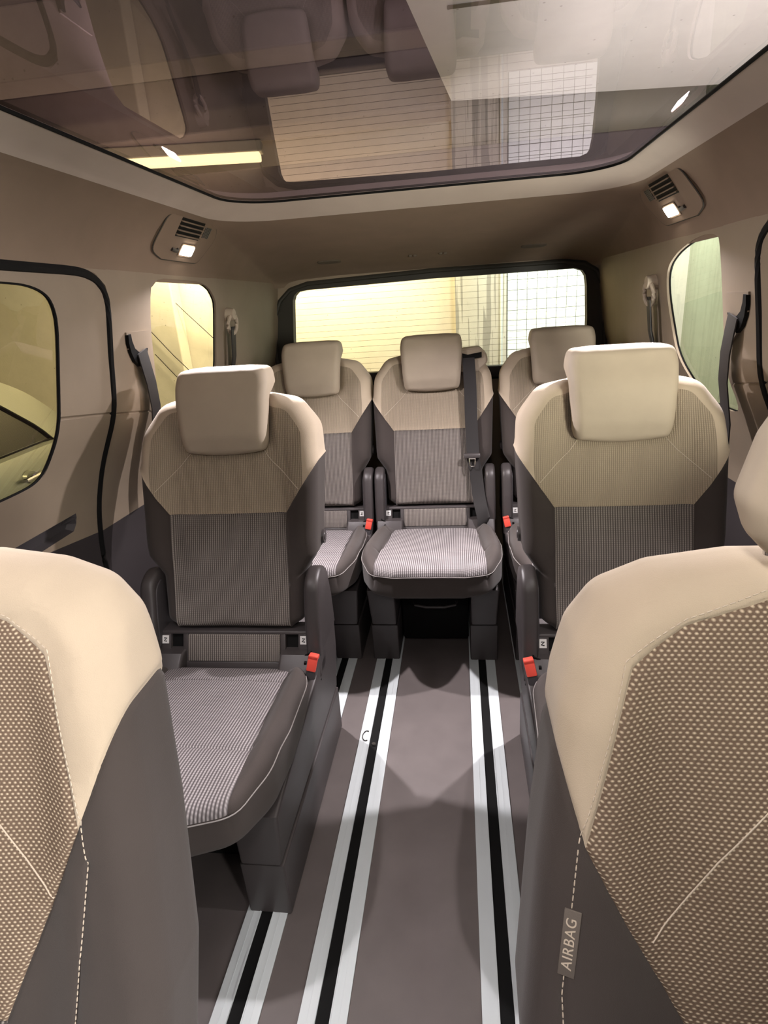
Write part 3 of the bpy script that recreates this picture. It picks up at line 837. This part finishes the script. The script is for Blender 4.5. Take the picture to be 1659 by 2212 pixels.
# overhead consoles with vent and reading lamp
def surf(x, y, z0=1.2):
    h = hbvh.ray_cast(Vector((0, y, z0)), (Vector((x, y, 1.508))-Vector((0, y, z0))).normalized()); return h
def console(s, label, c, us, vs_):
    """c centre; us along car (y), vs_ up the slope"""
    r = empty('overhead_console', c); tag(r, label, 'console', 'overhead consoles beside the rear roof glass')
    n = us.cross(vs_).normalized()
    if n.z > 0: n = -n
    X = Matrix((us, vs_, n)).transposed().to_4x4() @ Matrix.Diagonal((1.22, 1.22, 1.0, 1))
    def pb(name, bmf, mat, par=r):
        t = bmesh.new(); bmf(t)
        for v in t.verts: v.co = X @ v.co
        return obj(name, t, mat, par)
    def plate(t):
        P = round_poly([(-.165, -.040, .03), (-.10, -.058, .03), (.10, -.058, .03), (.150, .02, .03), (.10, .058, .02), (-.150, .050, .03)])
        va = [t.verts.new((p.x, p.y, .004)) for p in P]; vb = [t.verts.new((p.x*1.03, p.y*1.05, -.010)) for p in P]
        t.faces.new(va)
        for i in range(len(P)): t.faces.new((va[i], vb[i], vb[(i+1) % len(P)], va[(i+1) % len(P)]))
    pb('housing', plate, 'liner')
    def rim(t):
        P = round_poly([(-.165, -.040, .03), (-.10, -.058, .03), (.10, -.058, .03), (.150, .02, .03), (.10, .058, .02), (-.150, .050, .03)])
        tube(t, [Vector((p.x*1.012, p.y*1.02, .0022)) for p in P+[P[0]]], .0014, 5, cap=False)
    pb('gap_line', rim, 'frame')
    def vent(t): box(t, (-.085, .002, .002), (.045, .048, .0046))
    v = pb('air_vent', vent, 'black')
    for k in range(4):
        def slat(t, k=k): box(t, (-.086, .006+k*.011, .0045), (.046, .0085+k*.011, .0095), 0)
        o = pb('vent_slat', slat, 'liner', v)
    def grip(t):
        for k in range(5): box(t, (.056+k*.008, .012, .004), (.060+k*.008, .040, .0062))
    pb('ribbed_grip', grip, 'plastic')
    def ring(t): box(t, (-.034, -.044, .003), (.044, -.012, .0065), .003)
    lm = pb('lamp_bezel', ring, 'liner')
    def lens(t): box(t, (-.028, -.040, .006), (.038, -.015, .0105), .003)
    pb('lamp_lens', lens, 'lamp', lm)
    def sw(t): tube(t, [(-.075, -.030, .006), (-.050, -.032, .0085), (-.045, -.028, .006)], .0045, 8)
    pb('switch', sw, 'plastic')
    lp = Vector(c)+X.to_3x3() @ Vector((.005, -.0275, .03))
    area('light_reading', lp, lp+Vector((-s*.62, -.35, -1)), .03, 17, (1, .92, .95), spread=math.radians(128))
    # faint glow around the lens comes from a second weak wide light
    return r
for s, lab in ((-1, 'overhead console with vent and lit lamp, left of the roof glass'), (1, 'overhead console with vent and lit lamp, right of the roof glass')):
    h = surf(s*.74, 1.86 if s < 0 else 1.88, 1.30); 
    n = h[1]; n = n if n.z < 0 else -n
    yv = Vector((0, 1, 0)); yv = (yv-n*yv.dot(n)).normalized(); vv = n.cross(yv).normalized(); vv = vv if vv.z > 0 else -vv
    console(s, lab, h[0]+n*.004, yv, vv)

# caps and hooks in the rear headliner
def on_liner(x, y):
    h = hbvh.ray_cast(Vector((x, y, 1.2)), Vector((0, 0, 1))); n = h[1] if h[1].z < 0 else -h[1]; return h[0], n
for x, lab in ((-.445, 'dark oval cap in the headliner, left above the rear window'), (.437, 'dark oval cap in the headliner, right above the rear window')):
    p, n = on_liner(x, 2.76); t = bmesh.new(); xx = Vector((1, 0, 0)); yy = n.cross(xx).normalized()
    for k, (rr, hh) in enumerate(((1.0, 0), (1.0, .003), (.9, .0045))): pass
    rings = []
    for rr, hh in ((1.0, -.004), (1.0, .0028), (.93, .0042), (.5, .0046)):
        rings.append([t.verts.new(p+n*hh+xx*(rr*.052*abs(math.cos(a))**.6*math.copysign(1, math.cos(a)))+yy*(rr*.026*abs(math.sin(a))**.6*math.copysign(1, math.sin(a)))) for a in [k*math.pi/16 for k in range(32)]])
    for A, B in zip(rings, rings[1:]):
        for i in range(32): t.faces.new((A[i], A[(i+1) % 32], B[(i+1) % 32], B[i]))
    t.faces.new(rings[-1]); bmesh.ops.recalc_face_normals(t, faces=t.faces)
    tag(obj('trim_cap', t, M.setdefault('cap', plain('cap_plastic', (.10, .08, .06), .8)), None), lab, 'cap', 'oval caps above the rear window')
for x, lab in ((-.075, 'small clip pair left of centre above the rear window'), (.056, 'small clip pair right of centre above the rear window')):
    p, n = on_liner(x, 2.76); t = bmesh.new()
    for dx in (-.010, .010): box(t, (p.x+dx-.007, p.y-.006, p.z-.007), (p.x+dx+.007, p.y+.006, p.z+.004), .002)
    tag(obj('belt_clip', t, 'cap' if False else M['cap']), lab, 'clip', 'belt clips above the rear window')

# ---------------------------------------------------------------- rear wall with window
def XB(z): return XW(z)+.0
outer = [(-.93, 0), (.93, 0), (.93, .65), (.91, .78), (.87, .90), (.795, 1.05), (.75, 1.37), (.72, 1.40), (.3, 1.418), (-.3, 1.418), (-.72, 1.40), (-.75, 1.37), (-.795, 1.05), (-.87, .90), (-.91, .78), (-.93, .65)]
frame_o = [(-.83, .93), (.81, .93), (.79, 1.20), (.775, 1.30), (.748, 1.352), (.70, 1.384), (.60, 1.398), (0, 1.404), (-.62, 1.380), (-.70, 1.355), (-.745, 1.315), (-.775, 1.25)]
yb = 2.955
def backmap(y0): return lambda x, z, d: Vector((x, y0+d+.06*(1.4-z)*0, z))
r = empty('wall_back'); tag(r, kind='structure')
fo = [(-.80, .90), (.80, .90), (.790, 1.18), (.775, 1.28), (.745, 1.35), (.69, 1.385), (.60, 1.398), (0, 1.402), (-.60, 1.385), (-.69, 1.362), (-.745, 1.315), (-.775, 1.25), (-.79, 1.18)]
gl = [(-.715, .95), (.715, .95), (.712, 1.15), (.704, 1.29), (.696, 1.335), (.682, 1.355), (.650, 1.366), (0, 1.368), (-.62, 1.357), (-.655, 1.352), (-.675, 1.335), (-.684, 1.312), (-.700, 1.15)]
sheet(outer, [fo], [], backmap(yb), .05, 'back_trim', 'wall', r)
sheet(fo, [gl], [], lambda x, z, d: Vector((x, yb+.012+d, z)), .05, 'window_surround', 'frame', r)
P = [Vector((x, yb+.002, z)) for x, z in fo[2:]]
t = bmesh.new(); tube(t, [Vector((p.x, yb, p.y)) for p in densify(round_poly([(*p, .03) for p in fo], 4), .05)], .010, 8, cap=False); obj('window_seal', t, 'frame', r)
win = empty('window_2'); tag(win, kind='structure')
t = bmesh.new(); vs = [t.verts.new((x, yb+.035, z)) for x, z in gl]; t.faces.new(vs); obj('pane', t, 'pane', win, False)
k = 0; z = 1.352; sh = None
while z > .96:
    t = bmesh.new(); hw = .690 if z < 1.33 else .665
    box(t, (-hw, yb+.030, z-.00045), (hw, yb+.0325, z+.00045)); obj('heating_wire', t, 'wire', win, False); z -= .0275
t = bmesh.new(); box(t, (-.72, yb-.02, .90), (.72, yb+.05, .953), .008); obj('window_sill', t, 'plastic2', r)

# ---------------------------------------------------------------- seat belts on the walls
def strap(path, width, wdir, thick=.0016, name='webbing', parent=None, mat='belt'):
    t = bmesh.new(); A = []
    for i, p in enumerate(path):
        p = Vector(p); d = Vector(path[min(i+1, len(path)-1)])-Vector(path[max(i-1, 0)]); wd = (wdir[i] if isinstance(wdir, list) else wdir)
        wd = Vector(wd).normalized(); n = d.cross(wd).normalized()
        A.append([t.verts.new(p+wd*width/2*a+n*thick*b) for a, b in ((-1, -1), (-.5, -1.3), (.5, -1.3), (1, -1), (1, 1), (.5, 1.3), (-.5, 1.3), (-1, 1))])
    for a, b in zip(A, A[1:]):
        for k in range(8): t.faces.new((a[k], a[(k+1) % 8], b[(k+1) % 8], b[k]))
    t.faces.new(A[0][::-1]); t.faces.new(A[-1]); bmesh.ops.recalc_face_normals(t, faces=t.faces)
    return obj(name, t, mat, parent)
for s, nm, dy in ((-1, 'left', 0), (1, 'right', -.035)):
    r = empty('seat_belt', (0, 0, 0)); tag(r, f'black belt leaving a crescent-shaped guide on the {nm} pillar, ahead of the {nm} quarter window', 'seat belt', 'second-row shoulder belts')
    def W(y, z, off): return Vector((s*(XW(z)-off), y+dy, z))
    t = bmesh.new()
    cres = [(1.532, 1.236), (1.533, 1.215), (1.542, 1.190), (1.560, 1.165), (1.585, 1.150), (1.60, 1.160), (1.625, 1.172), (1.632, 1.196), (1.615, 1.190), (1.585, 1.187), (1.562, 1.200), (1.550, 1.220), (1.545, 1.238)]
    va = [t.verts.new(W(y, z, .010)) for y, z in cres]; vb = [t.verts.new(W(y, z, -.004)) for y, z in cres]; t.faces.new(va)
    for i in range(len(cres)): t.faces.new((va[i], vb[i], vb[(i+1) % len(cres)], va[(i+1) % len(cres)]))
    bmesh.ops.triangulate(t, faces=[f for f in t.faces if len(f.verts) > 4]); bmesh.ops.recalc_face_normals(t, faces=t.faces)
    obj('belt_guide', t, 'black', r, False)
    t = bmesh.new(); rec = [(1.532, 1.243), (1.655, 1.243), (1.655, 1.10), (1.60, 1.145), (1.56, 1.165), (1.538, 1.20)]
    va = [t.verts.new(W(y, z, .0045)) for y, z in rec]; vb = [t.verts.new(W(y, z, -.004)) for y, z in rec]; t.faces.new(va)
    for i in range(len(rec)): t.faces.new((va[i], vb[i], vb[(i+1) % len(rec)], va[(i+1) % len(rec)]))
    bmesh.ops.recalc_face_normals(t, faces=t.faces); obj('guide_plate', t, 'wall', r, False)
    wd = [(0, 1, .25)]*2+[(0, 1, .1)]*4
    strap([W(1.592, 1.190, .013), W(1.598, 1.150, .020), W(1.614, 1.10, .024), W(1.638, 1.03, .030), W(1.655, .92, .055), W(1.66, .75, .10)], .052, wd, parent=r)
for s, nm, yy, zz in ((-1, 'left', 2.275, 1.235), (1, 'right', 2.165, 1.245)):
    r = empty('seat_belt', (0, 0, 0)); tag(r, f'black belt through a pale ring beside the rear window, {nm} rear corner', 'seat belt', 'third-row shoulder belts')
    def W(y, z, off): return Vector((s*(XW(z)-off), y, z))
    t = bmesh.new(); pts = []
    for k in range(17):
        a = k/16*2*math.pi; pts.append(W(yy+.030*math.sin(a), zz+.036*math.cos(a), .022+.006*math.sin(a)))
    tube(t, pts, .0075, 8, cap=False); tube(t, [W(yy, zz+.035, -.004), W(yy, zz+.035, .03)], [.026, .020], 16)
    obj('belt_ring', t, 'head', r)
    strap([W(yy+.010, zz-.01, .022), W(yy+.022, zz-.12, .020), W(yy+.035, zz-.30, .03)], .040, (0, 1, 0), parent=r)
    strap([W(yy-.035, zz-.02, .034), W(yy-.030, zz-.12, .036), W(yy-.028, zz-.30, .05)], .024, (0, 1, 0), parent=r)

# belt of the middle rear seat
r = empty('seat_belt'); r.parent = mid; r['label'] = 'black belt with chrome tongue hanging down the backrest'
def SB(a, b, w): return Vector((a, .448+BS*(b-.459)-w, b))
t = bmesh.new()
P = round_poly([(.118, .985, .01), (.190, .985, .02), (.232, 1.02, .02), (.226, 1.052, .02), (.200, 1.078, .02), (.118, 1.075, .02)])
va = [t.verts.new(SB(p.x, p.y, .016)) for p in P]; vb = [t.verts.new(SB(p.x, p.y, -.08)) for p in P]; t.faces.new(va); t.faces.new(vb[::-1])
for i in range(len(P)): t.faces.new((va[i], vb[i], vb[(i+1) % len(P)], va[(i+1) % len(P)]))
bmesh.ops.recalc_face_normals(t, faces=t.faces); bmesh.ops.bevel(t, geom=[e for e in t.edges if len(e.link_faces) == 2 and any(len(f.verts) > 6 for f in e.link_faces)], offset=.006, segments=2, affect='EDGES')
obj('belt_outlet', t, 'head', r)
t = bmesh.new(); P = [(.128, 1.058), (.150, 1.052), (.206, 1.060), (.206, 1.040), (.178, 1.037), (.176, 1.026), (.128, 1.026)]
va = [t.verts.new(SB(a, b, .0225)) for a, b in P]; vb = [t.verts.new(SB(a, b, .010)) for a, b in P]; f = t.faces.new(va)
for i in range(len(P)): t.faces.new((va[i], vb[i], vb[(i+1) % len(P)], va[(i+1) % len(P)]))
bmesh.ops.triangulate(t, faces=[f]); bmesh.ops.recalc_face_normals(t, faces=t.faces); obj('outlet_slot', t, 'black', r, False)
strap([SB(.152, 1.040, .025), SB(.154, 1.00, .030), SB(.157, .92, .034), SB(.158, .80, .034), SB(.160, .72, .036), SB(.162, .668, .038), SB(.164, .655, .040)], .050, (1, 0, 0), parent=r)
strap([SB(.160, .66, .030), SB(.172, .60, .024), SB(.180, .52, .028), SB(.188, .47, .040), SB(.200, .42, .055), SB(.196, .40, .05)], .052, [(1, 0, 0)]*4+[(1, .3, .2), (1, .5, .3)], parent=r)
t = bmesh.new(); box(t, (.125, -.0, -.0), (.192, .012, .018), .004)
for v in t.verts: v.co = SB(v.co.x, .655+v.co.z-(.010 if v.co.x < .16 else 0)*0, .036+v.co.y)
tg = obj('belt_tongue', t, 'plastic', r)
tg = r
t = bmesh.new(); q = [(.146, .656), (.148, .628), (.152, .622), (.166, .622), (.170, .628), (.171, .656)]
tube(t, [SB(a, b, .043) for a, b in q], .0028, 6); tube(t, [SB(.146, .652, .043), SB(.171, .652, .043)], .0030, 6); obj('metal_blade', t, 'chrome', tg)

# ---------------------------------------------------------------- the garage outside
GZ = -.55
def slab(name, lo, hi, mat, bev=0):
    t = bmesh.new(); box(t, lo, hi, bev); return tag(obj(name, t, mat, smooth=False), kind='structure')
slab('wall_garage_back', (-5.2, 5.3, GZ), (2.6, 5.5, 2.75), 'conc')
slab('wall_garage_left', (-5.1, -3.5, GZ), (-4.9, 5.3, 2.75), 'conc_left')
slab('wall_garage_right', (1.95, -3.5, GZ), (2.15, 5.3, 2.75), 'conc_green')
slab('floor_garage', (-5.2, -3.5, GZ-.1), (2.6, 5.5, GZ), 'asphalt')
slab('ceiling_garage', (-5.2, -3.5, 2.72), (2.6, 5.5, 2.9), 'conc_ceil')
slab('trim_stained_pier', (.10, 5.22, GZ), (.52, 5.3, 2.72), 'conc_streak')
slab('trim_pier', (-2.62, 5.12, GZ), (-2.32, 5.3, 2.72), 'conc', .01)
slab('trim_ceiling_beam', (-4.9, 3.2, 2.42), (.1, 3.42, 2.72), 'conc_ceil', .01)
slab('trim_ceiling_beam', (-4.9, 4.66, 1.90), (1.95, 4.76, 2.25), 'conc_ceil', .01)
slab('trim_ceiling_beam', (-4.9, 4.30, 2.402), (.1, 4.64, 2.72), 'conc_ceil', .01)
# bright soffit block over the right side with its sloped haunch
t = bmesh.new()
z0 = 2.3
A = [(.105, 3.833, z0), (.05, .2, z0), (1.95, .2, z0), (1.95, 4.13, z0)]
Bt = [(.105, 3.833, 2.72), (.05, .2, 2.72), (1.95, .2, 2.72), (1.95, 4.13, 2.72)]
va = [t.verts.new(p) for p in A]; vb = [t.verts.new(p) for p in Bt]; t.faces.new(va); t.faces.new(vb[::-1])
for i in range(4): t.faces.new((va[i], vb[i], vb[(i+1) % 4], va[(i+1) % 4]))
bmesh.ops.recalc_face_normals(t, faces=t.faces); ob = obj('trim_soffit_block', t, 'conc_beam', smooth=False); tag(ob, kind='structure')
t = bmesh.new()
hp = [(.105, 3.833, z0), (.05, .2, z0), (-.36, .2, z0+.012), (.104, 3.833, 2.40), (-.36, .2, 2.5), (.05, .2, 2.6)]
H = [t.verts.new(p) for p in hp]
t.faces.new((H[0], H[1], H[2])); t.faces.new((H[0], H[2], H[4], H[3])); t.faces.new((H[0], H[3], H[5], H[1])); t.faces.new((H[1], H[5], H[4], H[2])); t.faces.new((H[3], H[4], H[5]))
bmesh.ops.recalc_face_normals(t, faces=t.faces); tag(obj('trim_haunch', t, 'conc_beam', smooth=False), kind='structure')
t = bmesh.new(); box(t, (.10, 2.70, z0-.003), (1.95, 2.73, z0-.001)); tag(obj('trim_soffit_joint', t, 'wire', smooth=False), kind='structure')
# white tiled panel right of the pier
pn = empty('wall_tiled_panel', (.53, 5.27, .35)); tag(pn, kind='structure')
t = bmesh.new(); box(t, (0, 0, 0), (1.20, .03, 1.30)); obj('grout_bed', t, 'grout', pn, False)
tb = bmesh.new(); box(tb, (0, -.008, 0), (.0755, .004, .0755), .0015); tme = tomesh('tile', tb, 'tile', False)
for i in range(15):
    for j in range(16):
        o = link('tile', tme, pn); o.location = (.003+i*.0795, 0, .004+j*.0795+.0)
# pipe by the panel
t = bmesh.new(); tube(t, [(.475, 5.19, GZ), (.475, 5.19, 2.72)], .012, 10); tag(obj('wall_pipe', t, 'alu'), 'thin pale vertical pipe seen through the rear window, left of the white tiles', 'pipe')
for z in (.2, 1.0, 1.9): pass
# cables on the wall seen through the left quarter window
for a, b, lab in (((-2.60, 5.1, 1.75), (-1.95, 5.28, .95), 'upper thin dark cable slanting behind the left quarter window'), ((-2.58, 5.1, 1.20), (-2.2, 5.1, .75), 'middle thin dark cable slanting behind the left quarter window'), ((-2.56, 5.1, .98), (-2.25, 5.1, .62), 'lowest thin dark cable slanting behind the left quarter window')):
    t = bmesh.new(); a, b = Vector(a), Vector(b); mdl = a.lerp(b, .5)+Vector((0, 0, -.015)); tube(t, [a, a.lerp(mdl, .5), mdl, mdl.lerp(b, .5), b], .0032, 6)
    tag(obj('wall_cable', t, 'black'), lab, 'cable', 'cables on the rear garage wall')
def tube_lamp(c, L, rot, mat, label):
    r = empty('tube_light', c); r.rotation_euler = (0, 0, rot); tag(r, label, 'light', 'garage tube lights')
    t = bmesh.new(); box(t, (-L/2, -.06, .03), (L/2, .06, .10), .008); obj('housing', t, 'fixture', r, False)
    t = bmesh.new(); box(t, (-L/2+.02, -.05, -.02), (L/2-.02, .05, .031), .01); obj('diffuser', t, mat, r)
    for x in ((-L*.35, L*.35) if c[1] < 3 else ()):
        t = bmesh.new(); tube(t, [(x, 0, .09), (x, 0, 2.72-c[2])], .008, 8); obj('hanger', t, 'fixture', r)
tube_lamp((-2.02, 4.48, 2.30), 1.62, .18, 'tube', 'glowing yellow tube light seen through the roof glass')
tube_lamp((-3.0, 1.4, 2.36), 1.6, 0, 'tube', 'yellow tube light over the parked silver car')
for q in (): pass

# ---------------------------------------------------------------- the silver car beside the van
def parked_car():
    r = empty('parked_car', (-3.36, 2.2, GZ)); tag(r, 'pale silver car with dark windows, seen through the left door window', 'car')
    # length along y; side profile (y, z above ground)
    low = [(-1.9, .35), (-1.95, .62), (-1.6, .86), (-.9, 1.00), (1.30, 1.05), (1.95, 1.02), (2.08, .80), (2.02, .35)]
    def ring_sec(y):
        def ip(P, y):
            for (a, b), (c, d) in zip(P, P[1:]):
                if y <= c: return b+(d-b)*(y-a)/(c-a)
            return P[-1][1]
        top = ip([(-2.0, .66), (-1.9, .74), (-1.5, .92), (-.9, 1.06), (1.3, 1.13), (1.9, 1.08), (2.05, .90), (2.1, .7)], y)
        rf = ip([(-2.0, .0), (-.92, .0), (-.2, .46), (.3, .58), (.9, .55), (1.1, .50), (1.4, .33), (1.75, .05), (2.1, 0)], y)
        w = .86*(1-.16*smooth01(abs(y-.05), 1.3, 2.1))
        return top, rf, w
    t = bmesh.new(); R = []; ys = [-1.98+k*(4.06/40) for k in range(41)]
    for y in ys:
        top, rf, w = ring_sec(y)
        sec = [(w*.92, .22), (w*.99, .38), (w*1.0, .60), (w*.985, top*.86), (w*.93, top-.03), (w*.86, top)]
        sec += [(w*.40, top+.02), (0, top+.03)]
        R.append([t.verts.new((x, y, z)) for x, z in sec]+[t.verts.new((-x, y, z)) for x, z in sec[-2::-1]])
    for A, B in zip(R, R[1:]):
        for i in range(len(A)-1): t.faces.new((A[i], A[i+1], B[i+1], B[i]))
    t.faces.new(R[0]); t.faces.new(R[-1][::-1]); bmesh.ops.recalc_face_normals(t, faces=t.faces); obj('body', t, 'silver', r)
    # greenhouse: side glass up to an arched line, then roof and end panels
    def wt(y, rf): return max(.004, min(rf*.86, rf*.90*min(1, max(0, (1.36-y)/.62))**.55 if y > .4 else rf*.86))
    ys = [-1.0+2.85*j/60 for j in range(61)]
    G = bmesh.new(); S = bmesh.new(); F = bmesh.new()
    def sec(y):
        top, rf, w = ring_sec(y); h = wt(y, rf); b = top-.02
        xx = lambda dz: w*(.88-.20*dz/.5)
        return [(xx(0), b), (xx(h), b+h)], [(xx(h)+.004, b+h), (xx(rf*.93)+.0, b+rf*.93+.004), (w*.52, b+rf+.02), (0, b+rf*1.02+.025)]
    prev = None
    for y in ys:
        a, c = sec(y)
        row = [[G.verts.new((sg*x, y, z)) for x, z in a] for sg in (-1, 1)], [[S.verts.new((sg*x, y, z)) for x, z in c] for sg in (-1, 1)]
        if prev:
            for k in (0, 1):
                G.faces.new((prev[0][k][0], prev[0][k][1], row[0][k][1], row[0][k][0]))
                for q in range(3):
                    wind = q == 2 or q == 1
                    bm_ = S
                    bm_.faces.new((prev[1][k][q], prev[1][k][q+1], row[1][k][q+1], row[1][k][q]))
        prev = row
    bmesh.ops.recalc_face_normals(G, faces=G.faces); bmesh.ops.recalc_face_normals(S, faces=S.faces)
    F.free(); obj('side_window', G, 'carglass', r); obj('roof', S, 'silver', r)
    for sg in (-1, 1):
        t = bmesh.new(); P = []
        for y in ys[8:52]:
            a, c = sec(y); P.append((sg*(a[1][0]+.006), y, a[1][1]))
        tube(t, P, .011, 6); obj('window_trim', t, 'black', r)
        t = bmesh.new(); P = [(sg*(sec(y)[0][0][0]+.004), y, sec(y)[0][0][1]+.004) for y in ys[6:51]]
        tube(t, P, .010, 6); obj('window_trim', t, 'black', r)
    for y in (-.15, .95):
        h = empty
        t = bmesh.new(); tube(t, [(.850, y-.06, .955), (.885, y-.05, .96), (.89, y+.03, .967), (.885, y+.10, .967), (.850, y+.11, .967)], [.010, .013, .014, .013, .010], 8); obj('door_handle', t, 'chrome', r)
        t = bmesh.new(); tube(t, [(.84, y+.03, .96), (.862, y+.03, .96)], [.060, .05], 18, flat=.7); obj('handle_recess', t, 'silver', r)
    for y in (-1.25, 1.35):
        for s in (-1, 1):
            t = bmesh.new(); tube(t, [(s*.66, y, .32), (s*.70, y, .32), (s*.84, y, .32), (s*.87, y, .32)], [.28, .32, .32, .26], 28); wh = obj('wheel', t, 'black', r)
            t = bmesh.new(); tube(t, [(s*.86, y, .32), (s*.878, y, .32)], [.19, .16], 20); obj('hubcap', t, 'alu', wh)
    return r
parked_car()
